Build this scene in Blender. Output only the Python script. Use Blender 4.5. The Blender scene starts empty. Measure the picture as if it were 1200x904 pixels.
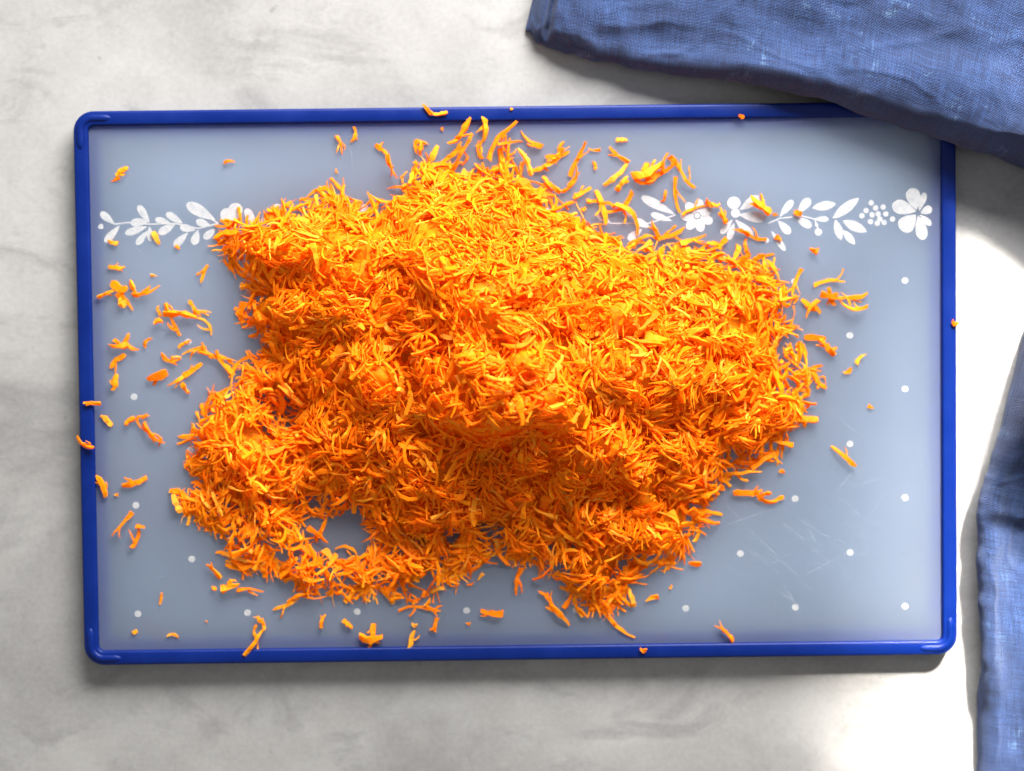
import bpy, bmesh, math, random
import numpy as np
from mathutils import Matrix, Vector, noise

random.seed(7)
rng = np.random.default_rng(11)
S = bpy.context.scene
C = S.collection
PI = math.pi

# ------------------------------------------------------------------ camera
MM = 0.001
BW, BH = 0.380, 0.240            # cutting board, outer size (m)
RIM_Z = 0.0090                   # top of the rubber rim
PAN_Z = 0.0070                   # cutting surface
F_PX = 2000.0                    # focal length for a picture 1200 wide
def _rot(rx, ry, rz):
    cx, sx, cy, sy, cz, sz = (math.cos(rx), math.sin(rx), math.cos(ry), math.sin(ry), math.cos(rz), math.sin(rz))
    return (np.array([[1,0,0],[0,cx,-sx],[0,sx,cx]]) @ np.array([[cy,0,sy],[0,1,0],[-sy,0,cy]])
            @ np.array([[cz,-sz,0],[sz,cz,0],[0,0,1]]))
R_CAM = _rot(math.radians(2.0406), math.radians(0.1649), math.radians(0.6815))
T_CAM = np.array([2.5247e-3, 3.222e-4, -0.737835])
CAM_POS = -R_CAM.T @ T_CAM + np.array([0, 0, RIM_Z])
cam = bpy.data.cameras.new('camera')
cam.sensor_width = 36.0
cam.lens = F_PX / 1200 * 36.0
cam.clip_start, cam.clip_end = 0.01, 50.0
cam.dof.use_dof = True
cam.dof.focus_distance = 0.712
cam.dof.aperture_fstop = 3.8
cam_o = bpy.data.objects.new('camera', cam)
C.objects.link(cam_o)
cam_o.matrix_world = Matrix.Translation(Vector(CAM_POS)) @ Matrix([list(r) for r in R_CAM.T]).to_4x4()
S.camera = cam_o

def at(x, y, z):
    """where the sight line of photo point x, y meets the level z (metres); arrays allowed"""
    x = np.asarray(x, float); y = np.asarray(y, float); z = np.asarray(z, float)
    d = np.stack([(x - 600) / F_PX, (452 - y) / F_PX, -np.ones_like(x)], -1) @ R_CAM
    k = (z - CAM_POS[2]) / d[..., 2]
    return CAM_POS + d * k[..., None]

# ------------------------------------------------------------------ light
world = bpy.data.worlds.new('World'); S.world = world; world.use_nodes = True
bg = world.node_tree.nodes['Background']
bg.inputs['Color'].default_value = (1.0, 0.99, 0.985, 1)
bg.inputs['Strength'].default_value = 0.26

def area(name, loc, aim, sx, sy, power, col, spread=180, yaxis=None):
    l = bpy.data.lights.new(name, 'AREA'); l.shape = 'RECTANGLE'
    l.size, l.size_y, l.energy, l.color = sx, sy, power, col
    l.spread = math.radians(spread)
    o = bpy.data.objects.new(name, l); C.objects.link(o)
    zax = (Vector(loc) - Vector(aim)).normalized()
    yax = Vector(yaxis) if yaxis is not None else Vector((0, 0, 1))
    yax = (yax - zax * yax.dot(zax)).normalized()
    xax = yax.cross(zax)
    m = Matrix((xax, yax, zax)).transposed().to_4x4(); m.translation = Vector(loc)
    o.matrix_world = m
    return o
# the window at the far side of the counter
area('window_light', (0.27, 0.80, 0.49), (0.04, 0, 0.01), 0.80, 0.45, 28.0, (1.0, 0.992, 0.975))
# the sunbeam that comes through it: nearly parallel, so its edge falls across the board's corner
to_sun = Vector((0.36, 1.0, 0.85)).normalized()
pa, pb = Vector(at(1102, 450, PAN_Z)), Vector(at(1016, 830, PAN_Z))
along = (pa - pb).normalized()
ya = (along - to_sun * along.dot(to_sun)).normalized()
xa = ya.cross(to_sun)
if xa.x < 0: xa = -xa
BEAM_W, BEAM_L = 0.26, 0.60
beam_c = (pa + pb) / 2 + xa * BEAM_W / 2 + ya * 0.05
area('sun_beam', beam_c + to_sun * 0.95, beam_c, BEAM_W, BEAM_L, 2.6, (1.0, 0.95, 0.88), 6.0, ya)

S.view_settings.view_transform = 'Standard'
S.view_settings.look = 'None'
S.view_settings.exposure = 0.85
S.view_settings.gamma = 1.0
S.render.engine = 'CYCLES'
S.cycles.max_bounces = 18
S.cycles.diffuse_bounces = 16
S.cycles.transmission_bounces = 6
S.cycles.use_denoising = True
S.cycles.caustics_reflective = False
S.cycles.caustics_refractive = False
S.cycles.sample_clamp_indirect = 6.0

# ------------------------------------------------------------------ helpers
def tag(o, label=None, cat=None, group=None, kind=None):
    if label: o['label'] = label
    if cat: o['category'] = cat
    if group: o['group'] = group
    if kind: o['kind'] = kind
    return o

def link(name, me, parent=None):
    o = bpy.data.objects.new(name, me); C.objects.link(o)
    if parent: o.parent = parent
    return o

def mesh(name, v, f, m, smooth=True):
    me = bpy.data.meshes.new(name)
    me.from_pydata([tuple(p) for p in v], [], [tuple(q) for q in f])
    me.materials.append(m)
    if smooth: me.polygons.foreach_set('use_smooth', [True] * len(me.polygons))
    me.update()
    return me

class Mat:
    def __init__(s, name):
        s.m = bpy.data.materials.new(name); s.m.use_nodes = True
        s.t = s.m.node_tree; s.b = s.t.nodes['Principled BSDF']; s.out = s.t.nodes['Material Output']
    def n(s, kind, **kw):
        nd = s.t.nodes.new(kind)
        for k, v in kw.items():
            if k.startswith('i_'): nd.inputs[k[2:].replace('_', ' ')].default_value = v
            else: setattr(nd, k, v)
        return nd
    def l(s, a, b): s.t.links.new(a, b)
    def ramp(s, src, *stops):
        r = s.n('ShaderNodeValToRGB'); e = r.color_ramp.elements
        while len(e) > 1: e.remove(e[0])
        e[0].position, e[0].color = stops[0][0], stops[0][1]
        for p, c in stops[1:]:
            q = e.new(p); q.color = c
        s.l(src, r.inputs[0]); return r.outputs[0]
    def mix(s, fac, a, b, mode='MIX'):
        x = s.n('ShaderNodeMix', data_type='RGBA', blend_type=mode)
        for sock, val in ((x.inputs['Factor'], fac), (x.inputs['A'], a), (x.inputs['B'], b)):
            if hasattr(val, 'is_linked'): s.l(val, sock)
            else: sock.default_value = val
        return x.outputs['Result']
    def math(s, op, a, b=0.0, c=0.0):
        x = s.n('ShaderNodeMath', operation=op)
        for i, val in enumerate((a, b, c)):
            if hasattr(val, 'is_linked'): s.l(val, x.inputs[i])
            else: x.inputs[i].default_value = val
        return x.outputs[0]
    def noise(s, vec, scale, detail=4, rough=.55, dist=0.0):
        x = s.n('ShaderNodeTexNoise', i_Scale=scale, i_Detail=detail, i_Roughness=rough, i_Distortion=dist)
        s.l(vec, x.inputs['Vector']); return x.outputs['Fac']

def g(v): return (v, v, v, 1)

# ------------------------------------------------------------------ materials
def mat_marble():
    M = Mat('marble')
    co = M.n('ShaderNodeTexCoord').outputs['Object']
    cloud = M.noise(co, 8, 6, .58, .5)
    fine = M.noise(co, 40, 5, .6, .4)
    base = M.ramp(cloud, (.36, (0.1797, 0.1751, 0.1697, 1)), (.48, (0.2467, 0.2409, 0.2326, 1)), (.60, (0.2891, 0.2819, 0.2722, 1)))
    base = M.mix(M.ramp(fine, (.38, g(.0)), (.64, g(.32))), base, (0.1833, 0.1757, 0.1682, 1))
    # soft grey smudges, drawn out slantwise
    mp = M.n('ShaderNodeMapping'); mp.inputs['Rotation'].default_value = (0, 0, .6); mp.inputs['Scale'].default_value = (1.0, 1.9, 1)
    M.l(co, mp.inputs['Vector']); sl = mp.outputs[0]
    sm = M.noise(sl, 19, 5, .62, .8)
    base = M.mix(M.ramp(sm, (.53, g(0)), (.68, g(.58))), base, (0.1339, 0.1299, 0.1285, 1))
    # thin broken veins: where a warped noise crosses its middle
    v = M.noise(sl, 8, 5, .6, .9)
    d = M.math('ABSOLUTE', M.math('SUBTRACT', v, .47))
    gate = M.ramp(M.noise(co, 22, 3, .5), (.54, g(0)), (.72, g(.38)))
    vein = M.math('MULTIPLY', M.ramp(d, (.0, g(1)), (.022, g(0))), gate)
    base = M.mix(vein, base, (0.1128, 0.1097, 0.1109, 1))
    base = M.mix(.05, base, M.ramp(M.noise(co, 420, 3, .7), (.3, g(.05)), (.7, g(.70))))
    sp = M.noise(co, 120, 2, .5)
    base = M.mix(M.ramp(sp, (.71, g(0)), (.78, g(.45))), base, (0.1198, 0.1146, 0.1129, 1))
    M.l(base, M.b.inputs['Base Color'])
    M.l(M.ramp(fine, (.3, g(.24)), (.7, g(.36))), M.b.inputs['Roughness'])
    M.b.inputs['IOR'].default_value = 1.45
    return M.m

def mat_panel():
    M = Mat('frosted_plastic')
    co = M.n('ShaderNodeTexCoord').outputs['Object']
    n1 = M.noise(co, 14, 4, .55)
    col = M.ramp(n1, (.3, (0.3555, 0.4183, 0.5477, 1)), (.7, (0.4035, 0.4637, 0.5788, 1)))
    smear = M.ramp(M.noise(co, 38, 5, .65, 1.5), (.56, g(0)), (.74, g(.30)))
    col = M.mix(smear, col, (0.4995, 0.5342, 0.5994, 1))
    juice = M.ramp(M.noise(co, 55, 4, .6, .5), (.62, g(0)), (.76, g(.22)))
    col = M.mix(juice, col, (0.5284, 0.3629, 0.2687, 1))
    M.l(col, M.b.inputs['Base Color'])
    M.b.inputs['IOR'].default_value = 1.45
    sc = M.noise(co, 420, 3, .6)
    M.l(M.ramp(M.noise(co, 30, 5, .6), (.3, g(.34)), (.7, g(.48))), M.b.inputs['Roughness'])
    bp = M.n('ShaderNodeBump', i_Strength=.10, i_Distance=.0004); M.l(sc, bp.inputs['Height'])
    M.l(bp.outputs[0], M.b.inputs['Normal'])
    tr = M.n('ShaderNodeBsdfTranslucent'); tr.inputs['Color'].default_value = (0.695, 0.7955, 0.9267, 1)
    mx = M.n('ShaderNodeMixShader'); mx.inputs[0].default_value = .85
    M.l(M.b.outputs[0], mx.inputs[1]); M.l(tr.outputs[0], mx.inputs[2]); M.l(mx.outputs[0], M.out.inputs['Surface'])
    return M.m

def mat_clear():
    M = Mat('clear_plastic')
    tr = M.n('ShaderNodeBsdfTransparent'); tr.inputs['Color'].default_value = (.96, .97, .99, 1)
    M.l(tr.outputs[0], M.out.inputs['Surface'])
    return M.m

def mat_rubber():
    M = Mat('blue_rubber')
    co = M.n('ShaderNodeTexCoord').outputs['Object']
    n1 = M.noise(co, 60, 5, .6)
    M.l(M.ramp(n1, (.3, (0.0002349, 0.008611, 0.09204, 1)), (.7, (0.0004699, 0.01175, 0.114, 1))), M.b.inputs['Base Color'])
    M.l(M.ramp(n1, (.3, g(.32)), (.7, g(.46))), M.b.inputs['Roughness'])
    M.b.inputs['Specular IOR Level'].default_value = .16
    bp = M.n('ShaderNodeBump', i_Strength=.15, i_Distance=.0003); M.l(M.noise(co, 700, 2, .6), bp.inputs['Height'])
    M.l(bp.outputs[0], M.b.inputs['Normal'])
    return M.m

def mat_print():
    M = Mat('white_print')
    co = M.n('ShaderNodeTexCoord').outputs['Object']
    M.l(M.ramp(M.noise(co, 500, 3, .7), (.25, (0.288, 0.2995, 0.3283, 1)), (.6, (0.4147, 0.409, 0.4032, 1))), M.b.inputs['Base Color'])
    M.b.inputs['Roughness'].default_value = .5
    tr = M.n('ShaderNodeBsdfTransparent'); mx = M.n('ShaderNodeMixShader')
    M.l(M.ramp(M.noise(co, 900, 3, .7), (.26, g(.45)), (.45, g(.20))), mx.inputs[0])
    M.l(M.b.outputs[0], mx.inputs[1]); M.l(tr.outputs[0], mx.inputs[2]); M.l(mx.outputs[0], M.out.inputs['Surface'])
    return M.m

def mat_scratch():
    M = Mat('scratched_plastic')
    M.b.inputs['Base Color'].default_value = (.88, .91, .97, 1)
    M.b.inputs['Roughness'].default_value = .5
    tr = M.n('ShaderNodeBsdfTransparent'); mx = M.n('ShaderNodeMixShader')
    co = M.n('ShaderNodeTexCoord').outputs['Object']
    M.l(M.ramp(M.noise(co, 260, 3, .7), (.35, g(1)), (.75, g(.86))), mx.inputs[0])
    M.l(M.b.outputs[0], mx.inputs[1]); M.l(tr.outputs[0], mx.inputs[2]); M.l(mx.outputs[0], M.out.inputs['Surface'])
    return M.m

def mat_carrot():
    M = Mat('carrot_flesh')
    geo = M.n('ShaderNodeNewGeometry'); oi = M.n('ShaderNodeObjectInfo')
    rnd = M.math('FRACT', M.math('ADD', geo.outputs['Random Per Island'], oi.outputs['Random']))
    base = M.ramp(rnd, (0.0, (0.95, 0.1982, 0.001352, 1)), (.40, (0.97, 0.2915, 0.002535, 1)), (.75, (0.98, 0.3906, 0.00507, 1)), (.92, (0.99, 0.4781, 0.02028, 1)), (1.0, (0.99, 0.583, 0.0676, 1)))
    co = M.n('ShaderNodeTexCoord').outputs['Object']
    st = M.noise(co, 650, 3, .6)
    base = M.mix(M.ramp(st, (.35, g(0)), (.75, g(.45))), base, (0.99, 0.4547, 0.01352, 1))
    M.l(base, M.b.inputs['Base Color'])
    M.b.inputs['Roughness'].default_value = .55
    M.b.inputs['IOR'].default_value = 1.38
    bp = M.n('ShaderNodeBump', i_Strength=.35, i_Distance=.0005); M.l(M.noise(co, 1100, 3, .6), bp.inputs['Height'])
    M.l(bp.outputs[0], M.b.inputs['Normal'])
    M.b.inputs['Specular IOR Level'].default_value = .18
    tr = M.n('ShaderNodeBsdfTranslucent'); tr.inputs['Color'].default_value = (0.99, 0.3032, 0.00338, 1)
    mx = M.n('ShaderNodeMixShader'); mx.inputs[0].default_value = .52
    M.l(M.b.outputs[0], mx.inputs[1]); M.l(tr.outputs[0], mx.inputs[2]); M.l(mx.outputs[0], M.out.inputs['Surface'])
    return M.m

def mat_linen():
    M = Mat('blue_linen')
    uv = M.n('ShaderNodeUVMap').outputs['UV']
    def stretched(sx, sy, sc, det=3):
        mp = M.n('ShaderNodeMapping'); mp.inputs['Scale'].default_value = (sx, sy, 1)
        M.l(uv, mp.inputs['Vector']); return M.noise(mp.outputs[0], sc, det, .6)
    def wave(axis, pitch):
        w = M.n('ShaderNodeTexWave', wave_type='BANDS', bands_direction=axis, wave_profile='SIN')
        w.inputs['Scale'].default_value = (2 * PI / pitch) / 20.0
        w.inputs['Distortion'].default_value = 3.5; w.inputs['Detail'].default_value = 2
        w.inputs['Detail Scale'].default_value = 3.0
        M.l(uv, w.inputs['Vector']); return w.outputs['Fac']
    wx, wy = wave('X', .00066), wave('Y', .00060)
    slubx = stretched(60, 1400, 1.0); sluby = stretched(1400, 60, 1.0)
    big = M.noise(uv, 26, 5, .6)
    weave = M.math('ADD', M.math('MULTIPLY', wx, .5), M.math('MULTIPLY', wy, .5))
    thr = M.math('ADD', M.math('MULTIPLY', slubx, .5), M.math('MULTIPLY', sluby, .5))
    f = M.math('ADD', M.math('MULTIPLY', weave, .30), M.math('MULTIPLY', thr, .95))
    col = M.ramp(f, (.40, (0.001561, 0.005807, 0.02897, 1)), (.60, (0.006761, 0.02407, 0.09735, 1)), (.80, (0.02601, 0.07053, 0.2, 1)))
    col = M.mix(M.ramp(big, (.38, g(.40)), (.66, g(0))), col, (0.002653, 0.007755, 0.0291, 1))
    # worn pale threads
    worn = M.math('MULTIPLY', M.ramp(M.noise(uv, 55, 6, .7, 1.0), (.60, g(0)), (.72, g(.75))), M.ramp(thr, (.46, g(0)), (.58, g(1))))
    col = M.mix(worn, col, (0.1216, 0.222, 0.3581, 1))
    M.l(col, M.b.inputs['Base Color'])
    M.b.inputs['Roughness'].default_value = .9
    M.b.inputs['Sheen Weight'].default_value = .10
    M.b.inputs['Sheen Roughness'].default_value = .5
    bp = M.n('ShaderNodeBump', i_Strength=.7, i_Distance=.0005); M.l(M.math('ADD', weave, thr), bp.inputs['Height'])
    M.l(bp.outputs[0], M.b.inputs['Normal'])
    return M.m

CLEAR = mat_clear()
MARBLE, PANEL, RUBBER, PRINT, SCRATCH, CARROT, LINEN = (mat_marble(), mat_panel(), mat_rubber(), mat_print(),
                                                        mat_scratch(), mat_carrot(), mat_linen())

# ------------------------------------------------------------------ countertop
def countertop():
    bm = bmesh.new()
    bmesh.ops.create_cube(bm, size=1, matrix=Matrix.Translation((0, .02, -.015)) @ Matrix.Diagonal((1.7, 1.3, .03, 1)))
    bmesh.ops.bevel(bm, geom=bm.edges[:], offset=.003, segments=2, affect='EDGES')
    me = bpy.data.meshes.new('marble_countertop'); bm.to_mesh(me); bm.free(); me.materials.append(MARBLE)
    tag(link('marble_countertop', me), 'pale grey veined marble countertop under the cutting board', kind='structure')
countertop()

# ------------------------------------------------------------------ cutting board
def round_rect(w, h, r, n=10):
    pts = []
    for cx, cy, a0 in ((w/2-r, h/2-r, 0), (-w/2+r, h/2-r, PI/2), (-w/2+r, -h/2+r, PI), (w/2-r, -h/2+r, 1.5*PI)):
        for i in range(n + 1):
            a = a0 + PI/2 * i / n
            pts.append((cx + r*math.cos(a), cy + r*math.sin(a)))
    return pts

board = bpy.data.objects.new('cutting_board', None); C.objects.link(board); board.empty_display_size = .05
tag(board, 'frosted plastic cutting board with blue rim and white floral band, under the grated carrot', 'cutting board')

RO = .0088
RIM_W = .0064
def rim_mesh():
    prof = [(.9, .2), (.25, 1.0), (0, 2.2), (0, 7.4), (.15, 8.2), (.55, 8.8), (1.2, 9.0), (5.4, 9.0), (6.0, 8.8), (6.35, 8.3), (6.4, 7.3),
            (6.4, 5.3), (11.0, 5.2), (11.4, 4.7), (11.0, 4.2), (6.4, 4.1), (6.4, 2.0), (6.0, .9), (5.2, .2)]
    v, f = [], []
    n = None
    for d, z in prof:
        d *= MM
        ring = round_rect(BW - 2*d, BH - 2*d, max(RO - d, .0012), 10)
        n = len(ring)
        v += [(x, y, z*MM) for x, y in ring]
    k = len(prof)
    for i in range(k):
        j = (i + 1) % k
        for a in range(n):
            b = (a + 1) % n
            f.append((i*n+a, i*n+b, j*n+b, j*n+a))
    return mesh('rim', v, f, RUBBER)
rim = link('rim', rim_mesh(), board)

def grip_mesh():
    # a raised bead that follows one corner (upper right; the others are turned copies)
    d, L, r = .0031, .0078, .0016
    R = RO - d
    path = [(R, -L * (1 - i/6)) for i in range(6)] + [(R*math.cos(a), R*math.sin(a)) for a in [PI/2*i/10 for i in range(11)]] \
         + [(-L * (i+1)/6, R) for i in range(6)]
    v, f = [], []
    m = 8
    N = len(path)
    for i, (x, y) in enumerate(path):
        p, q = path[max(i-1, 0)], path[min(i+1, N-1)]
        tx, ty = q[0]-p[0], q[1]-p[1]; ln = math.hypot(tx, ty); nx, ny = ty/ln, -tx/ln
        e = min(i, N-1-i); s = [.25, .72, .95][e] if e < 3 else 1.0
        for j in range(m):
            a = PI * j / (m - 1)
            v.append((x + nx*math.cos(a)*r*s, y + ny*math.cos(a)*r*s, math.sin(a)*.0011*s - .0003))
    for i in range(N-1):
        for j in range(m-1):
            f.append((i*m+j, (i+1)*m+j, (i+1)*m+j+1, i*m+j+1))
        f.append((i*m+m-1, (i+1)*m+m-1, (i+1)*m, i*m))
    f.append(tuple(range(m))); f.append(tuple(range((N-1)*m, N*m))[::-1])
    return mesh('corner_grip', v, f, RUBBER)
gm = grip_mesh()
for k in range(4):
    o = link('corner_grip', gm, board)
    sx, sy = ((1, 1), (-1, 1), (-1, -1), (1, -1))[k]
    o.location = (sx*(BW/2-RO), sy*(BH/2-RO), RIM_Z)
    o.rotation_euler = (0, 0, k*PI/2)

def panel_mesh():
    bm = bmesh.new()
    w, h = BW - 2*.0055, BH - 2*.0055
    ring = round_rect(w, h, .003, 4)
    lo = [bm.verts.new((x, y, .0058)) for x, y in ring]
    hi = [bm.verts.new((x, y, PAN_Z)) for x, y in ring]
    bm.faces.new(hi); bm.faces.new(lo[::-1])
    for i in range(len(ring)):
        j = (i+1) % len(ring); bm.faces.new((lo[i], lo[j], hi[j], hi[i]))
    me = bpy.data.meshes.new('panel'); bm.to_mesh(me); bm.free(); me.materials.append(PANEL); me.materials.append(CLEAR)
    for p in me.polygons: p.material_index = 0 if p.normal.z > .5 else 1      # frosted face, smooth clear underside
    return me
panel = link('panel', panel_mesh(), board)

# printed ornament: thin ink shapes on the panel
INK = PAN_Z + .00006
INK_N = [0]
def ink(name, shapes):
    """shapes: closed outlines in photo points, laid on the panel"""
    v, f = [], []
    for k, outline in enumerate(shapes):
        p = at([q[0] for q in outline], [q[1] for q in outline], INK + .000015*k + (INK_N[0] % 9)*.00001)
        b = len(v); v += [tuple(r) for r in p]; f.append(tuple(range(b, b+len(outline)))[::-1])
    INK_N[0] += 1
    return link(name, mesh(name, v, f, PRINT, False), panel)
def ell(x, y, rx, ry=None, ang=0, n=16):
    ry = ry or rx; ca, sa = math.cos(math.radians(ang)), math.sin(math.radians(ang))
    return [(x + rx*math.cos(t)*ca - ry*math.sin(t)*sa, y + rx*math.cos(t)*sa + ry*math.sin(t)*ca) for t in [2*PI*i/n for i in range(n)]]
def leaf(x0, y0, x1, y1, w, blunt=.9):
    """from the tip x0,y0 to the stalk x1,y1, widest near the tip"""
    dx, dy = x1-x0, y1-y0; L = math.hypot(dx, dy); ux, uy = dx/L, dy/L; nx, ny = -uy, ux
    up, lo = [], []
    for i in range(9):
        t = i/8
        h = w/2 * (math.sin(PI * t**(.62 if blunt else 1.0)))**.75 if 0 < t < 1 else 0.0
        if t == 0 and blunt: h = w*.16
        if t == 1: h = .5
        up.append((x0+dx*t+nx*h, y0+dy*t+ny*h)); lo.append((x0+dx*t-nx*h, y0+dy*t-ny*h))
    return up + lo[::-1]
def stalk(x0, y0, x1, y1, w=1.6):
    dx, dy = x1-x0, y1-y0; L = math.hypot(dx, dy); nx, ny = -dy/L*w/2, dx/L*w/2
    return [(x0+nx, y0+ny), (x1+nx, y1+ny), (x1-nx, y1-ny), (x0-nx, y0-ny)]
def flower(x, y, r, n=6, a0=0):
    return [ell(x + r*.62*math.cos(a0+2*PI*i/n), y + r*.62*math.sin(a0+2*PI*i/n), r*.42, r*.30, math.degrees(a0+2*PI*i/n)) for i in range(n)] + [ell(x, y, r*.17)]

for a in [(118,249,134,263,9), (123,284,140,265,9), (116,264,121,268,7), (162,241,175,261,9), (153,262,175,259,10), (147,274,172,266,9), (160,287,173,271,8),
          (177,283,175,266,8), (182,257,200,262,8), (195,250,214,262,9), (186,274,206,262,10), (211,266,229,270,9), (204,289,220,273,9),
          (227,287,232,270,10), (219,239,252,258,14), (230,259,247,265,9), (239,280,253,268,9), (288,245,299,263,10),
          (752,231,790,251,11), (763,251,787,259,8), (736,281,752,269,9), (728,246,746,253,8), (744,258,762,267,9), (700,252,716,262,8),
          (897,256,866,252,13), (882,277,862,258,10), (890,231,867,246,12), (854,281,860,262,8), (845,274,858,258,8),
          (929,235,914,254,9), (949,233,935,250,11), (951,266,932,255,10), (926,274,912,259,10), (920,294,904,271,7),
          (971,257,954,257,7), (640,244,655,256,9), (600,262,616,256,9), (566,243,580,256,9), (520,268,534,257,9), (470,244,486,256,9), (440,268,455,257,9)]:
    ink('leaf_print', [leaf(*a)])
for a in [(980,239,952,244,11), (1007,232,976,256,12), (986,282,979,258,10), (1002,287,988,270,9), (1016,272,988,259,12)]:
    ink('leaf_print', [leaf(*a, blunt=0)])
for a in [(134,263,150,261), (150,261,176,263), (176,263,205,262), (205,262,232,268), (232,268,256,262), (246,256,256,262),
          (716,262,760,262), (760,262,792,252), (900,262,914,256), (914,256,934,254), (934,252,955,257), (955,258,959,270)]:
    ink('stem_print', [stalk(*a)])
ink('flower_print', [ell(266,252,8,8), ell(276,246,8.5,8), ell(272,258,7,7)])
ink('flower_print', [ell(313,256,6,6), ell(326,246,8,7), ell(332,257,7,6)])
ink('flower_print', [ell(427,247,8,7), ell(414,252,6,6)])
ink('flower_print', flower(817,253,19,7,.4))
ink('flower_print', [ell(860,238,8,7.5), ell(862,250,5.5,5.5)])
ink('flower_print', [leaf(*p) for p in ((1046,240,1073,248,17), (1068,221,1074,246,17), (1084,226,1077,247,8), (1092,244,1079,250,10),
                     (1091,264,1078,252,8), (1082,281,1076,253,14), (1056,270,1073,252,20))])
for x, y in [(1010,253), (1021,238), (1026,244), (1035,243), (1029,251), (1038,251), (1020,260), (1028,262), (1036,261), (1046,257), (1015,247), (1031,257), (1022,252)]:
    ink('berry_print', [ell(x, y, 3.3, n=10)])
ink('berry_print', [ell(959,272,4.4)]); ink('berry_print', [ell(957,264,2)]); ink('berry_print', [ell(898,282,3.2)])
for row in range(7):
    yy = 329 + row*63.6
    for k in range(8):
        x = 1060.5 - 128.4*k - (0 if row % 2 == 0 else 64.2)
        if x < 140: continue
        lean = (1060 - x) / 900.0
        ink('dot_print', [ell(x + (yy-713)*-.012*-lean*.0 - (713-yy)*.018*lean, yy + 9.0*lean, 4.1, 3.9)])

# knife scratches in the plastic
def scratches():
    v, f = [], []
    r = random.Random(3)
    zs = PAN_Z + .00004
    lines = [(845,585,960,700), (880,560,905,600), (862,600,868,628), (910,690,1000,640), (820,640,900,690), (860,470,915,470), (960,560,1015,610),
             (900,600,985,672), (840,620,930,590), (500,745,505,720), (725,725,740,748), (735,738,738,752), (410,165,415,205), (935,600,960,645), (1040,500,1046,520)]
    for k in range(46):
        x, y = r.gauss(915, 60), r.gauss(620, 55); a = r.choice((-.75, .75, .9, .2)) + r.gauss(0, .25); L = r.uniform(10, 60)
        lines.append((x, y, x+L*math.cos(a), y+L*math.sin(a)))
    for k in range(40):
        x, y = r.uniform(140, 1080), r.uniform(160, 740); a = r.uniform(0, PI); L = r.uniform(6, 30)
        lines.append((x, y, x+L*math.cos(a), y+L*math.sin(a)))
    for x0, y0, x1, y1 in lines:
        if not (110 < x1 < 1095 and 150 < y1 < 745 and 110 < x0 < 1095): continue
        n = 5; L = math.hypot(x1-x0, y1-y0); nx, ny = -(y1-y0)/L, (x1-x0)/L
        bow = r.uniform(-.03, .03)*L; b = len(v); w0 = r.uniform(.25, .55)
        for i in range(n):
            t = i/(n-1); o = bow*math.sin(PI*t); w = w0*math.sin(PI*(.06+.88*t))
            for s in (-1, 1):
                v.append(at(x0+(x1-x0)*t+nx*(o+s*w), y0+(y1-y0)*t+ny*(o+s*w), zs))
        for i in range(n-1):
            f.append((b+2*i, b+2*i+1, b+2*i+3, b+2*i+2))
    o = link('knife_scratches', mesh('knife_scratches', v, f, SCRATCH, False), panel)
    o['kind'] = 'stuff'
scratches()

# ------------------------------------------------------------------ grated carrot
NR, NS = 7, 4      # rings along a shred, corners of its cross-section
def shred_shape(r):
    """unit shred: length 1 along x, width and thickness 1; returns verts"""
    bend, lift = r.choice((.05, .10, .14, .24))*r.gauss(0, 1), r.gauss(.01, .05)
    wob, tw = r.gauss(0, .02), r.gauss(0, .8)
    blunt0, blunt1 = r.uniform(.5, .95), r.uniform(.2, .9)
    flat = r.uniform(.7, 1.15)
    rings = []
    for i in range(NR):
        t = i/(NR-1); x = t - .5
        y = bend*(1-4*x*x) + wob*math.sin(7*t+tw) + r.gauss(0, .012); z = lift*(1-4*x*x) + r.gauss(0, .008)
        e = min(t, 1-t)*(NR-1)
        end = (blunt0 if t < .5 else blunt1) if e < .5 else (.94 if e < 1.5 else 1.0)
        if e >= .5: end *= r.uniform(.62, 1.25)
        rings.append((x, y, z, end*flat, tw*x))
    return rings
def blade_shape(r):
    """a torn strand: broad at the root, thin at the tip"""
    bend, lift = r.gauss(0, .09), r.gauss(.02, .07)
    tw = r.gauss(0, 1.1); tip = r.uniform(.12, .5)
    out = []
    for i in range(NR):
        t = i/(NR-1); x = t - .5
        w = (1 + (tip-1)*t**1.3) * (r.uniform(.75, 1.2) if 0 < i < NR-1 else 1)
        out.append((x, bend*(1-4*x*x) + r.gauss(0, .010), lift*(1-4*x*x) + r.gauss(0, .010), w, tw*x))
    return out
VAR = [shred_shape(random.Random(100+i)) for i in range(40)]
N_GEN = len(VAR)
VAR += [blade_shape(random.Random(300+i)) for i in range(40)]
FACES = []
for i in range(NR-1):
    for j in range(NS):
        k = (j+1) % NS
        FACES.append((i*NS+j, i*NS+k, (i+1)*NS+k, (i+1)*NS+j))
FACES.append(tuple(range(NS))[::-1]); FACES.append(tuple(range((NR-1)*NS, NR*NS)))

def shred_verts(rings, L, w, th):
    out = np.zeros((NR*NS, 3))
    n = 0
    for x, y, z, s, tw in rings:
        ca, sa = math.cos(tw), math.sin(tw)
        for j in range(NS):
            a = 2*PI*(j+.5)/NS
            py, pz = math.cos(a)*w*.66*s, math.sin(a)*th*.66*s
            out[n] = (x*L, y*L + py*ca - pz*sa, z*L + py*sa + pz*ca); n += 1
    return out
def shred_mesh(k, L, w, th):
    v = shred_verts(VAR[k % len(VAR)], L, w, th)
    v[:, 2] -= 0.0
    return mesh('carrot_shred', v, FACES, CARROT, False)

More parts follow.
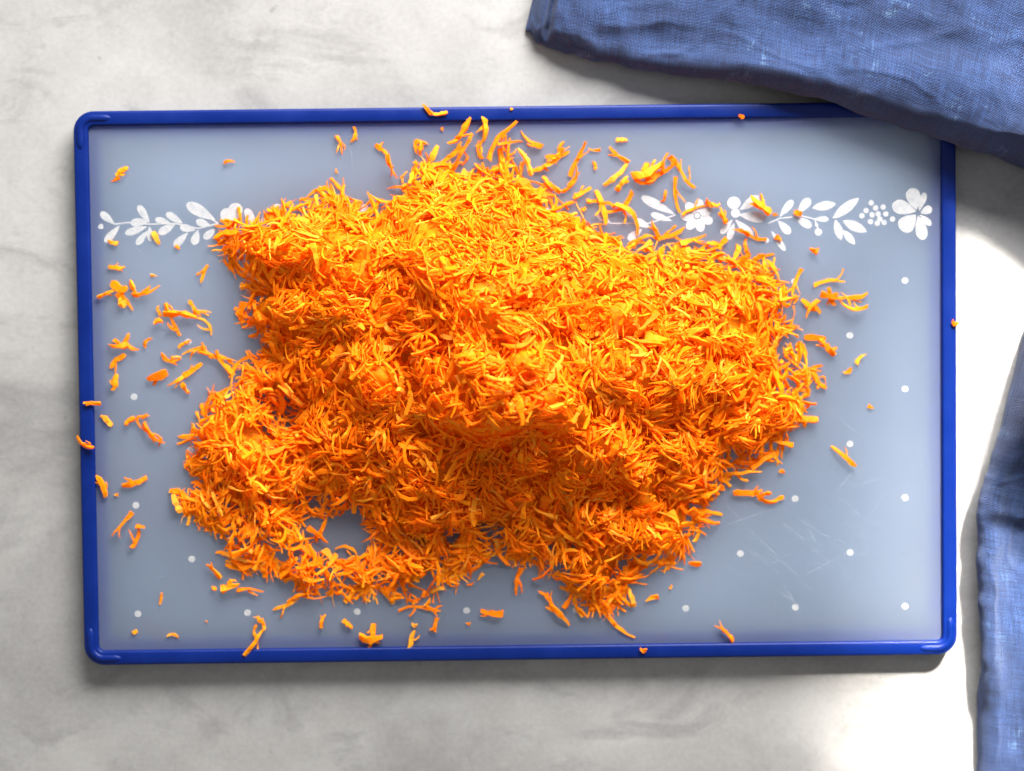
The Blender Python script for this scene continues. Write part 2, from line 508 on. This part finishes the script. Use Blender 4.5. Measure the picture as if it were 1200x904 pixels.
# the heap: outline in photo points, height in millimetres
OUT = np.array([(252,268),(275,256),(310,252),(345,236),(400,222),(436,242),(468,208),(490,190),(530,196),(556,208),(590,186),(618,206),(650,236),(688,242),(700,272),
 (735,284),(775,292),(830,294),(870,304),(905,322),(935,350),(925,382),(940,418),(956,430),(945,460),(948,490),(925,518),(895,543),(852,563),(832,600),(810,640),
 (782,664),(748,670),(742,698),(715,714),(690,710),(665,688),(620,660),(580,652),(545,672),(522,690),(500,708),(465,710),(445,694),(392,700),(352,690),(322,668),
 (282,668),(262,650),(252,620),(218,603),(207,578),(235,570),(215,532),(225,492),(250,462),(290,432),(318,420),(300,384),(275,372),(298,342),(270,312)], float)
HOLES = [np.array([(348,612),(388,600),(432,614),(440,640),(410,660),(372,646)], float), np.array([(318,478),(345,480),(340,500),(322,496)], float)]
STEP = 4
GX, GY = np.meshgrid(np.arange(160, 1004, STEP), np.arange(150, 760, STEP))
def inside(P, x, y):
    c = np.zeros(x.shape, bool); n = len(P); j = n-1
    for i in range(n):
        xi, yi = P[i]; xj, yj = P[j]
        c ^= ((yi > y) != (yj > y)) & (x < (xj-xi)*(y-yi)/(yj-yi+1e-12)+xi)
        j = i
    return c
def dist(P, x, y):
    d = np.full(x.shape, 1e9)
    for i in range(len(P)):
        a, b = P[i], P[(i+1) % len(P)]; ab = b-a
        t = np.clip(((x-a[0])*ab[0]+(y-a[1])*ab[1])/(ab@ab), 0, 1)
        d = np.minimum(d, np.hypot(x-a[0]-t*ab[0], y-a[1]-t*ab[1]))
    return d
INS = inside(OUT, GX, GY); DE = dist(OUT, GX, GY)
for Hh in HOLES:
    INS &= ~inside(Hh, GX, GY); DE = np.minimum(DE, dist(Hh, GX, GY))
DE = np.where(INS, DE, 0)
def lump(seed, cell):
    q = np.random.default_rng(seed); h, w = GX.shape
    n0, n1 = int(h*STEP/cell)+3, int(w*STEP/cell)+3
    gq = q.random((n0, n1)); yy = np.arange(h)*STEP/cell; xx = np.arange(w)*STEP/cell
    iy, ix = yy.astype(int), xx.astype(int); fy, fx = yy-iy, xx-ix
    fy = fy*fy*(3-2*fy); fx = fx*fx*(3-2*fx)
    a = gq[np.ix_(iy, ix)]*(1-fx) + gq[np.ix_(iy, ix+1)]*fx
    b = gq[np.ix_(iy+1, ix)]*(1-fx) + gq[np.ix_(iy+1, ix+1)]*fx
    return a*(1-fy[:, None]) + b*fy[:, None] - .5
H = 7.5*(1-np.exp(-DE/26.0))
def mound(cx, cy, sx, up, dn, h):
    dy = GY-cy; s = np.where(dy < 0, up, dn)
    return h*np.exp(-.5*((GX-cx)/sx)**2 - .5*(dy/s)**2)
edge = 1-np.exp(-DE/38.0)
H = H + edge*(mound(600,385,165,115,135,30) + mound(590,482,52,80,20,20) + mound(705,548,36,44,16,14) + mound(690,455,70,45,45,5)
      + mound(430,290,95,36,55,9) + mound(590,290,95,50,60,7) + mound(285,545,44,50,40,8) + mound(405,450,55,60,36,7) + mound(330,330,50,50,50,5)
      + mound(800,430,70,70,60,5) + mound(470,545,50,40,30,5) - mound(500,400,30,20,24,6) - mound(400,385,40,18,22,4) - mound(505,505,26,26,26,5)
      - mound(790,500,25,25,20,4) - mound(440,330,26,16,16,5))
q_ = np.random.default_rng(5)
def knobs(n, rmin, rmax, amp):
    K = np.zeros(GX.shape)
    for _ in range(n):
        cx, cy, r = q_.uniform(210, 950), q_.uniform(190, 710), q_.uniform(rmin, rmax)
        d2 = ((GX-cx)/r)**2 + ((GY-cy)/(r*q_.uniform(.6, 1)))**2
        K = np.maximum(K, amp*q_.uniform(.4, 1)*np.clip(1-d2, 0, 1)**.6)
    return K
H = H + edge*(lump(1, 70)*9 + lump(2, 34)*5 + knobs(150, 18, 44, 11) - 3.0)
H = np.clip(H, 0, None)*INS
H = H*np.clip(DE/10, 0, 1)
def hgt(x, y):
    fx = np.clip((x-GX[0, 0])/STEP, 0, GX.shape[1]-1.001); fy = np.clip((y-GY[0, 0])/STEP, 0, GX.shape[0]-1.001)
    ix, iy = fx.astype(int), fy.astype(int); a, b = fx-ix, fy-iy
    return (H[iy, ix]*(1-a)+H[iy, ix+1]*a)*(1-b) + (H[iy+1, ix]*(1-a)+H[iy+1, ix+1]*a)*b
PXMM = 380/1030.0
def surf(x, y):
    h = hgt(x, y); e = 5.0
    gx = (hgt(x+e, y)-hgt(x-e, y))/(2*e*PXMM); gy = (hgt(x, y-e)-hgt(x, y+e))/(2*e*PXMM)
    return h, gx, gy
def frames(yaw, gx, gy, tilt, roll):
    n = np.stack([-gx, -gy, np.ones_like(gx)], -1); n /= np.linalg.norm(n, axis=-1, keepdims=True)
    d = np.stack([np.cos(yaw), np.sin(yaw), np.zeros_like(yaw)], -1)
    d -= n*(d*n).sum(-1, keepdims=True); d /= np.linalg.norm(d, axis=-1, keepdims=True)
    s = np.cross(n, d)
    ct, st = np.cos(tilt)[:, None], np.sin(tilt)[:, None]
    d, n = d*ct + n*st, n*ct - d*st
    cr, sr = np.cos(roll)[:, None], np.sin(roll)[:, None]
    s, n = s*cr + n*sr, n*cr - s*sr
    return np.stack([d, s, n], -1)            # columns: length, width, thickness

def sample(n):
    ys, xs = np.nonzero(INS)
    k = rng.integers(0, len(xs), n)
    return GX[ys[k], xs[k]] + rng.uniform(-2, 2, n), GY[ys[k], xs[k]] + rng.uniform(-2, 2, n)

def heap_batch():
    """every shred of the heap: position, frame, size"""
    X, Y, YAW, TIL, DEP, LEN, WID = [], [], [], [], [], [], []
    # tufts: strands that share a root and fan out, mostly down the slope
    nt = 500
    tx, ty = sample(nt)
    _, tgx, tgy = surf(tx, ty)
    for i in range(nt):
        m = rng.integers(10, 22); sp = rng.uniform(.18, .60)
        a0 = math.atan2(-tgy[i], -tgx[i]) + rng.normal(0, 1.0); up = rng.normal(.20, .12); dz = rng.uniform(-1.6, .8)
        for _ in range(m):
            a = a0 + rng.normal(0, sp); L = rng.uniform(4.5, 12.5)
            off = L/PXMM*rng.uniform(.30, .55)
            X.append(tx[i] + math.cos(a)*off + rng.normal(0, 2.5)); Y.append(ty[i] - math.sin(a)*off + rng.normal(0, 2.5))
            YAW.append(a); TIL.append(up + rng.normal(0, .14)); DEP.append(dz + rng.uniform(-.4, 2.0)); LEN.append(L); WID.append(rng.uniform(.7, 1.9))
    n_tuft = len(X)
    # loose fill
    nf = 6000
    x, y = sample(nf)
    X += list(x); Y += list(y); YAW += list(rng.uniform(0, 2*PI, nf)); TIL += list(rng.normal(0, .24, nf))
    DEP += list(rng.uniform(-.6, 5.0, nf)); LEN += list(np.where(rng.random(nf) < .42, rng.uniform(1.8, 4.5, nf), rng.uniform(5, 14, nf))); WID += list(np.where(rng.random(nf) < .05, rng.uniform(2.6, 4.2, nf), rng.uniform(.7, 2.3, nf)))
    X, Y, YAW, TIL, DEP, LEN, WID = map(np.array, (X, Y, YAW, TIL, DEP, LEN, WID))
    KIND = np.arange(len(X)) < n_tuft
    ok = inside(OUT, X, Y)
    for Hh in HOLES: ok &= ~inside(Hh, X, Y)
    X, Y, YAW, TIL, DEP, LEN, WID, KIND = (a[ok] for a in (X, Y, YAW, TIL, DEP, LEN, WID, KIND))
    h, gx, gy = surf(X, Y)
    z = np.maximum(h - DEP, .7)
    flat = np.clip(h/5.0, .15, 1)
    TH = WID*np.where(WID > 2.5, .25, rng.uniform(.32, .68, len(X)))
    gx, gy = np.clip(gx, -1.6, 1.6), np.clip(gy, -1.6, 1.6)
    F = frames(YAW, gx*flat, gy*flat, TIL*flat, rng.normal(0, .6, len(X)))
    pos = at(X, Y, PAN_Z + z*MM)
    return pos, F, LEN*MM, WID*MM, TH*MM, KIND

def settle(V, floor=PAN_Z + .0002):
    """lift a set of shreds (n, verts, 3) so that none dips under the panel"""
    low = V[..., 2].min(axis=1); up = np.clip(floor-low, 0, None)
    V[..., 2] += up[:, None]
    return V

def heap():
    pos, F, L, W, T, KIND = heap_batch()
    n = len(pos)
    var = np.where(KIND, rng.integers(N_GEN, len(VAR), n), rng.integers(0, len(VAR), n))
    base = np.zeros((len(VAR), NR*NS, 3)); cen = np.zeros((len(VAR), NR*NS, 3))
    for k, r in enumerate(VAR):
        cen[k] = shred_verts(r, 1, 0, 0)
        base[k] = shred_verts(r, 0, 1, 1)          # cross-section only
    th = (T/W)[:, None]
    V = cen[var]*L[:, None, None]
    cs = base[var]*W[:, None, None]; cs[..., 2] *= th
    V = np.einsum('nij,nkj->nki', F, V+cs) + pos[:, None, :]
    V = settle(V)
    verts = V.reshape(-1, 3)
    nv = NR*NS
    quads = np.array(FACES[:-2]); caps = np.array(FACES[-2:])
    off = (np.arange(n)*nv)[:, None, None]
    q = (quads[None]+off).reshape(-1); c = (caps[None]+off).reshape(-1)
    # the packed inside of the heap, a little under the loose surface
    hh, ww = GX.shape
    core_h = np.clip(H-6.0, 0, None)
    cp = at(GX.ravel(), GY.ravel(), PAN_Z + .0002 + core_h.ravel()*MM)
    ids = np.arange(hh*ww).reshape(hh, ww) + len(verts)
    on = (core_h[:-1, :-1] > 0) & (core_h[1:, :-1] > 0) & (core_h[:-1, 1:] > 0) & (core_h[1:, 1:] > 0)
    cq = np.stack([ids[:-1, :-1][on], ids[1:, :-1][on], ids[1:, 1:][on], ids[:-1, 1:][on]], -1).reshape(-1)
    verts = np.concatenate([verts, cp])
    loops = np.concatenate([q, c, cq])
    sizes = np.concatenate([np.full(len(q)//4, 4), np.full(len(c)//NS, NS), np.full(len(cq)//4, 4)])
    me = bpy.data.meshes.new('grated_carrot_heap')
    me.vertices.add(len(verts)); me.vertices.foreach_set('co', verts.ravel())
    me.loops.add(len(loops)); me.loops.foreach_set('vertex_index', loops.astype(np.int32))
    me.polygons.add(len(sizes))
    me.polygons.foreach_set('loop_start', np.concatenate([[0], np.cumsum(sizes)[:-1]]).astype(np.int32))
    me.polygons.foreach_set('loop_total', sizes.astype(np.int32))
    me.polygons.foreach_set('use_smooth', np.concatenate([np.zeros(len(sizes)-len(cq)//4, bool), np.ones(len(cq)//4, bool)]))
    me.materials.append(CARROT); me.update(calc_edges=True); me.validate()
    tag(link('grated_carrot_heap', me), 'big loose heap of bright orange grated carrot in the middle of the cutting board', 'grated carrot', kind='stuff')
heap()

# shreds that can be picked out one by one: (x0, y0, x1, y1, width in points) from the photo
TOPSIDE = [(395,160,401,181,6),(413,167,417,150,6),(394,198,395,203,4),(441,170,456,184,7),(455,183,466,209,7),(485,176,497,165,9),(492,182,494,166,5),(505,188,512,171,8),
 (528,170,552,140,8),(520,192,541,168,8),(526,202,552,158,6),(503,196,532,194,9),(518,150,519,154,4),(565,168,567,135,8),(572,186,602,146,8),(586,166,604,143,6),(560,166,564,186,6),(595,189,597,163,6),
 (610,155,634,173,8),(607,176,622,206,9),(622,202,641,194,8),(640,186,667,180,5),(655,184,659,166,6),(636,208,656,226,7),(662,226,676,190,7),(668,206,686,168,7),(640,196,660,178,7),
 (690,175,703,176,5),(696,190,698,199,5),(714,174,736,191,5),(709,218,735,194,6),(722,165,735,165,7),(722,223,735,207,7),
 (742,209,776,196,11),(758,213,792,193,10),(785,184,797,201,9),(796,189,811,221,5),(790,209,795,249,6),(776,237,781,224,6),(746,216,770,203,8),(672,232,692,220,6)]
BAND = [(700,224,711,262,7),(708,252,742,229,7),(724,238,751,271,8),(688,236,706,234,6),(827,237,843,241,9),(843,244,850,262,8),(800,251,832,241,5),(879,231,901,251,9),
 (906,252,911,252,5),(931,249,938,251,8),(909,278,915,282,8),(949,292,957,295,9),(764,260,774,281,8),(768,281,802,269,6),(798,286,826,277,8),(823,297,851,281,8),(858,269,877,275,7),
 (874,274,897,282,5),(872,281,877,301,5),(853,311,866,289,8),(880,306,906,297,5),(899,304,913,327,6),(786,292,806,282,6),(742,288,766,276,6),(829,284,845,290,7),
 (127,282,138,286,6),(180,272,187,286,7),(206,288,211,292,4)]
LEFT = [(136,205,150,196,9),(131,213,140,208,7),(263,191,275,190,5),(128,314,146,314,5),(177,323,184,324,5),(235,331,243,311,7),
 (115,348,136,340,5),(131,333,149,341,10),(139,344,156,363,10),(154,328,161,346,7),(157,347,188,336,6),
 (185,359,188,371,6),(181,378,191,376,9),(195,356,201,373,8),(193,367,231,371,9),(200,371,211,393,7),(222,353,235,371,6),(231,371,250,390,5),(229,366,248,366,6),
 (128,405,149,405,9),(145,406,151,391,6),(149,404,163,410,7),(129,430,146,415,6),(169,406,177,396,6),
 (210,407,224,399,6),(214,415,241,407,5),(189,418,211,423,9),(174,445,196,437,11),(197,452,218,440,7),(214,442,236,426,7),(214,449,222,461,7),
 (233,412,258,420,7),(254,412,273,440,8),(268,440,292,416,6),(288,416,318,426,7),(237,402,241,412,5),(133,457,138,439,8),
 (119,487,132,498,6),(147,497,158,489,6),(162,500,170,485,6),(169,497,193,519,8),(115,557,126,581,7),(145,570,172,561,7),(135,580,138,580,4),(133,627,155,601,7),
 (157,641,164,615,7),(160,617,170,618,6),(204,576,212,600,9),(210,596,236,606,8),(232,604,248,594,6),(200,574,218,580,8)]
BOTTOM = [(243,661,259,677,7),(261,690,281,684,12),(279,691,309,693,6),(249,688,253,691,6),(188,708,190,695,6),(196,744,209,745,6),(156,742,161,739,5),(241,728,243,729,3),
 (299,722,311,737,7),(310,735,288,767,8),(301,755,309,766,3),(376,735,381,720,7),(402,727,413,736,8),(422,747,448,748,10),(438,731,436,748,7),(430,766,437,749,6),
 (321,715,351,702,6),(338,704,368,694,7),(604,696,610,666,8),(632,692,649,709,7),(645,707,668,731,8),(564,716,589,719,11),(547,730,550,731,5),(480,759,485,739,6),(483,731,488,733,6),
 (510,740,512,724,7),(807,660,821,661,7),(785,690,787,685,4),(757,704,771,699,8),(838,733,859,750,6),(702,714,741,748,6),(735,688,743,710,7),(690,700,704,722,6),(672,700,682,722,8),
 (661,712,672,692,7),(500,712,516,716,7),(560,680,566,672,5),(548,686,556,682,5),(468,714,500,712,6),(395,640,420,650,6),(362,618,384,636,8),(384,606,372,630,7)]
RIGHT = [(954,333,988,329,7),(969,338,976,358,8),(962,345,986,351,9),(978,351,1015,346,6),(983,357,1014,362,6),(940,351,961,366,8),(944,372,958,352,7),(943,395,967,396,8),(959,396,977,416,8),
 (967,410,980,409,6),(989,438,998,433,7),(1003,426,1014,415,7),(1018,476,1022,478,6),(974,524,1001,546,6),(860,579,892,576,7),(884,577,907,590,9),(904,589,918,582,5),
 (846,557,891,553,7),(911,513,915,513,5),(914,552,918,553,6),(950,436,966,456,6),(930,470,955,474,5),(900,515,928,522,8),(905,528,912,545,7),(926,492,957,490,8),
 (940,404,944,420,6),(930,440,962,428,8),(928,346,938,316,6),(893,300,898,318,6)]
RIMS = [(496,123,506,134,6,'curved carrot shred lying on the long blue rim beside the floral band', None),
 (504,134,524,133,6,'straight carrot shred on the long blue rim touching the curved one', None),
 (598,128,601,128,3,'tiny carrot crumb on the long blue rim above the spiky shreds', None),
 (866,136,871,138,6,'round carrot crumb on the long blue rim near the draped towel', None),
 (99,472,118,473,6,'flat carrot shred across the short blue rim, nearer the floral band', None),
 (91,513,110,525,8,'fat carrot shred across the short blue rim, farther from the floral band', None),
 (1116,378,1121,380,7,'round carrot crumb on the short blue rim facing the towel', None),
 (751,761,756,762,7,'round carrot crumb on the long blue rim farthest from the floral band', None)]

def loose(x0, y0, x1, y1, w, z, label, group, i):
    r = random.Random(int(x0*131+y0*17+i))
    a, b = at(x0, y0, z), at(x1, y1, z)
    L = max(float(np.linalg.norm(b-a))*1.06, w*PXMM*MM*1.15); wd = w*PXMM*MM*.84; th = wd*r.uniform(.4, .65)
    rings = VAR[r.randrange(len(VAR))]
    v = shred_verts(rings, L, wd, th)
    mid = (v[:, 1].max()+v[:, 1].min())/2; v[:, 1] -= mid
    faces = list(FACES)
    if L > .0062:                                   # torn fibres standing off the side
        for q in range(r.choice((1, 1, 2))):
            u = shred_verts(VAR[r.randrange(len(VAR))], L*r.uniform(.32, .6), wd*r.uniform(.4, .65), th*.7)
            an = r.choice((-1, 1))*r.uniform(.3, .9); ca, sa = math.cos(an), math.sin(an)
            u[:, 0] -= u[:, 0].min()
            u = np.stack([u[:, 0]*ca-u[:, 1]*sa + L*r.uniform(-.32, .15), u[:, 0]*sa+u[:, 1]*ca, u[:, 2]], -1)
            faces += [tuple(i + len(v) for i in f) for f in FACES]
            v = np.concatenate([v, u])
    yaw = math.atan2(b[1]-a[1], b[0]-a[0]); tilt = r.gauss(0, .06)
    if r.random() < .5: yaw += PI
    m = Matrix.Rotation(yaw, 3, 'Z') @ Matrix.Rotation(-tilt, 3, 'Y') @ Matrix.Rotation(r.gauss(0, .3), 3, 'X')
    v = v @ np.array(m).T
    c = (a+b)/2
    low = v[:, 2].min(); v[:, 2] -= low
    o = link('carrot_shred', mesh('carrot_shred', v, faces, CARROT, False))
    o.location = (c[0], c[1], z)
    tag(o, label, 'carrot shred', group or 'carrot shreds lying singly on the board')
Z0 = PAN_Z + .0001
layer = {}
def pile(x, y):
    """a later shred that crosses an earlier one lies on it"""
    k = (int(x//14), int(y//14)); n = layer.get(k, 0); layer[k] = n+1
    return min(n, 2)*.0010
for lst, label, group in (
    (TOPSIDE, 'carrot shred fallen between the heap and the long blue rim by the floral band', 'carrot shreds on the floral side of the heap'),
    (BAND, 'carrot shred lying on or beside the white floral band', 'carrot shreds on the floral band'),
    (LEFT, 'carrot shred scattered on bare frosted plastic by the short rim away from the towel', 'carrot shreds at the far short end of the board'),
    (BOTTOM, 'carrot shred scattered between the heap and the long rim opposite the floral band', 'carrot shreds opposite the floral band'),
    (RIGHT, 'carrot shred scattered on the dotted plastic between the heap and the towel', 'carrot shreds on the towel side of the heap')):
    for i, (x0, y0, x1, y1, w) in enumerate(lst):
        loose(x0, y0, x1, y1, w, Z0 + pile((x0+x1)/2, (y0+y1)/2), label, group, i)
for i, (x0, y0, x1, y1, w, label, group) in enumerate(RIMS):
    loose(x0, y0, x1, y1, w, RIM_Z + .0001, label, group or 'carrot shreds on the blue rim', i)

# the biggest shreds on top of the heap
def top_shreds(n):
    x, y = sample(n*3)
    keep = hgt(x, y) > 6
    x, y = x[keep][:n], y[keep][:n]; n = len(x)
    h, gx, gy = surf(x, y)
    F = frames(rng.uniform(0, 2*PI, n), np.clip(gx, -1.2, 1.2)*.9, np.clip(gy, -1.2, 1.2)*.9, rng.normal(.05, .14, n), rng.normal(0, .5, n))
    meshes = [shred_mesh(k, L, w, w*.62) for k, (L, w) in enumerate([(rng.uniform(9, 16)*MM, rng.uniform(1.4, 2.4)*MM) for _ in range(24)])]
    p = at(x, y, PAN_Z + (h+.7)*MM)
    for i in range(n):
        o = link('carrot_shred', meshes[i % len(meshes)])
        m = Matrix([list(r) for r in F[i]]).to_4x4(); m.translation = Vector(p[i]); o.matrix_world = m
        tag(o, 'long carrot shred lying on top of the big carrot heap', 'carrot shred', 'long carrot shreds on top of the heap')
top_shreds(96)

# ------------------------------------------------------------------ linen towel
KEYS = [ # inner edge x, y | outer edge x, y | height mm
 (616,30, 640,-70, 7), (640,50, 668,-160, 14), (700,69, 722,-195, 17), (800,88, 830,-205, 19), (900,103, 932,-205, 21), (1000,129, 1060,-195, 23), (1110,168, 1190,-150, 31),
 (1200,194, 1335,-60, 52), (1262,235, 1450,90, 62), (1248,305, 1480,290, 98), (1216,376, 1450,470, 84), (1172,520, 1420,580, 26), (1147,592, 1400,640, 17),  # out-of-view bend made tall for the shade it casts on the lower stretch
 (1147,680, 1390,722, 15), (1151,780, 1390,802, 15), (1154,920, 1390,930, 15), (1152,1060, 1390,1060, 12)]
def catmull(K, s):
    n = len(K); i = min(int(s), n-2); t = s-i
    p = [np.array(K[min(max(j, 0), n-1)], float) for j in (i-1, i, i+1, i+2)]
    return .5*((2*p[1]) + (p[2]-p[0])*t + (2*p[0]-5*p[1]+4*p[2]-p[3])*t*t + (-p[0]+3*p[1]-3*p[2]+p[3])*t**3)
def towel():
    NSg, NT, NB = 420, 110, 8
    bx, by = BW/2, BH/2
    def base_z(p):
        d = math.hypot(max(abs(p[0])-bx, 0), max(abs(p[1])-by, 0))
        k = max(0.0, 1 - d/.030); k = k*k*(3-2*k)
        return .0004 + .0098*k
    verts, uvs = [], []
    arc = 0; prev = None
    ring = NT + NB
    for i in range(NSg+1):
        s = (len(KEYS)-1)*i/NSg
        k = catmull(KEYS, s)
        a, b = at(k[0], k[1], .012), at(k[2], k[3], .012)
        # small wander of the edge
        wv = noise.noise(Vector((s*2.1, 3.3, 0)))*.0016 + noise.noise(Vector((s*6.5, 9.3, 0)))*.0007
        dirn = (b-a)/np.linalg.norm(b-a); a = a + dirn*wv
        mid = (a+b)/2
        if prev is not None: arc += np.linalg.norm(a-prev)*.55 + np.linalg.norm(mid-pm)*.45
        prev, pm = a, mid
        width = np.linalg.norm(b-a); h = k[4]*MM
        endt = min(1.0, (i/NSg)*28, (1-i/NSg)*28)**.5 if 0 < i < NSg else .25
        h *= endt
        for j in range(NT):
            t = (j/(NT-1))
            t = t**1.5                                  # finer near the inner edge
            dm = t*width; de = (1-t)*width
            r = .0075
            q = min(dm, r)/r; q2 = min(de, r)/r
            prof = math.sqrt(max(0, 1-(1-q)**2))*math.sqrt(max(0, 1-(1-q2)**2))
            rl = .045 - .036*math.exp(-((s-9.9)/1.0)**4)  # steeper rise at the unseen bend, shaped for its shade
            lip = .52 + .26*math.exp(-((s-9.9)/1.0)**4)
            rise = lip + (1-lip)*min(1, dm/rl)**.8
            p = a + dirn*dm
            X, Y = float(p[0])*1000, float(p[1])*1000
            wr = (noise.noise(Vector((s*.9, dm*38, 1.7)))*.0024 + noise.noise(Vector((s*2.4, dm*80, 5.1)))*.0009
                  + noise.noise(Vector((X*.055, Y*.055, 2.0)))*.0016 + noise.noise(Vector((X*.16, Y*.16, 8.0)))*.0006)
            ridge = 1-abs(noise.noise(Vector((s*1.1+4, dm*55, 12.2))))*2.2
            wr += max(0, ridge-.75)*.0025
            # tucked corner at the free end
            if s < 2:
                line = dm - (.020 - (s-.8)*.05)
                wr -= .006*math.exp(-((s-.95-dm*4)/.10)**2) * (1 if dm < .05 else 0.4)
            # seam fold across the lower stretch
            wr += .0018*math.exp(-((s-12.02-dm*1.2)/.09)**2) - .0010*math.exp(-((s-12.22-dm*1.2)/.10)**2)
            z = base_z(p) + .0012 + prof*(h*rise + wr*min(1, q+.1))
            under = -(1-q)**2*.0                          # keep the lip straight
            verts.append((p[0]+under, p[1], max(z, base_z(p)+.0008)))
            uvs.append((arc, dm + h*.4*min(1, q)))
        for j in range(NB):
            t = 1 - j/(NB-1)
            p = a + dirn*width*(t*.985+.0075)
            verts.append((p[0], p[1], base_z(p)))
            uvs.append((arc, width*t))
    faces = []
    for i in range(NSg):
        for j in range(ring):
            k = (j+1) % ring
            faces.append((i*ring+j, i*ring+k, (i+1)*ring+k, (i+1)*ring+j))
    faces.append(tuple(range(ring))[::-1]); faces.append(tuple(range(NSg*ring, (NSg+1)*ring)))
    me = mesh('linen_towel', verts, faces, LINEN)
    uvl = me.uv_layers.new(name='UVMap')
    idx = np.zeros(len(me.loops), np.int32); me.loops.foreach_get('vertex_index', idx)
    uvl.data.foreach_set('uv', np.array(uvs)[idx].ravel())
    bm = bmesh.new(); bm.from_mesh(me); bmesh.ops.recalc_face_normals(bm, faces=bm.faces[:]); bm.to_mesh(me); bm.free()
    tag(link('linen_towel', me), 'crumpled blue linen towel curving around the corner of the cutting board', 'towel')
towel()
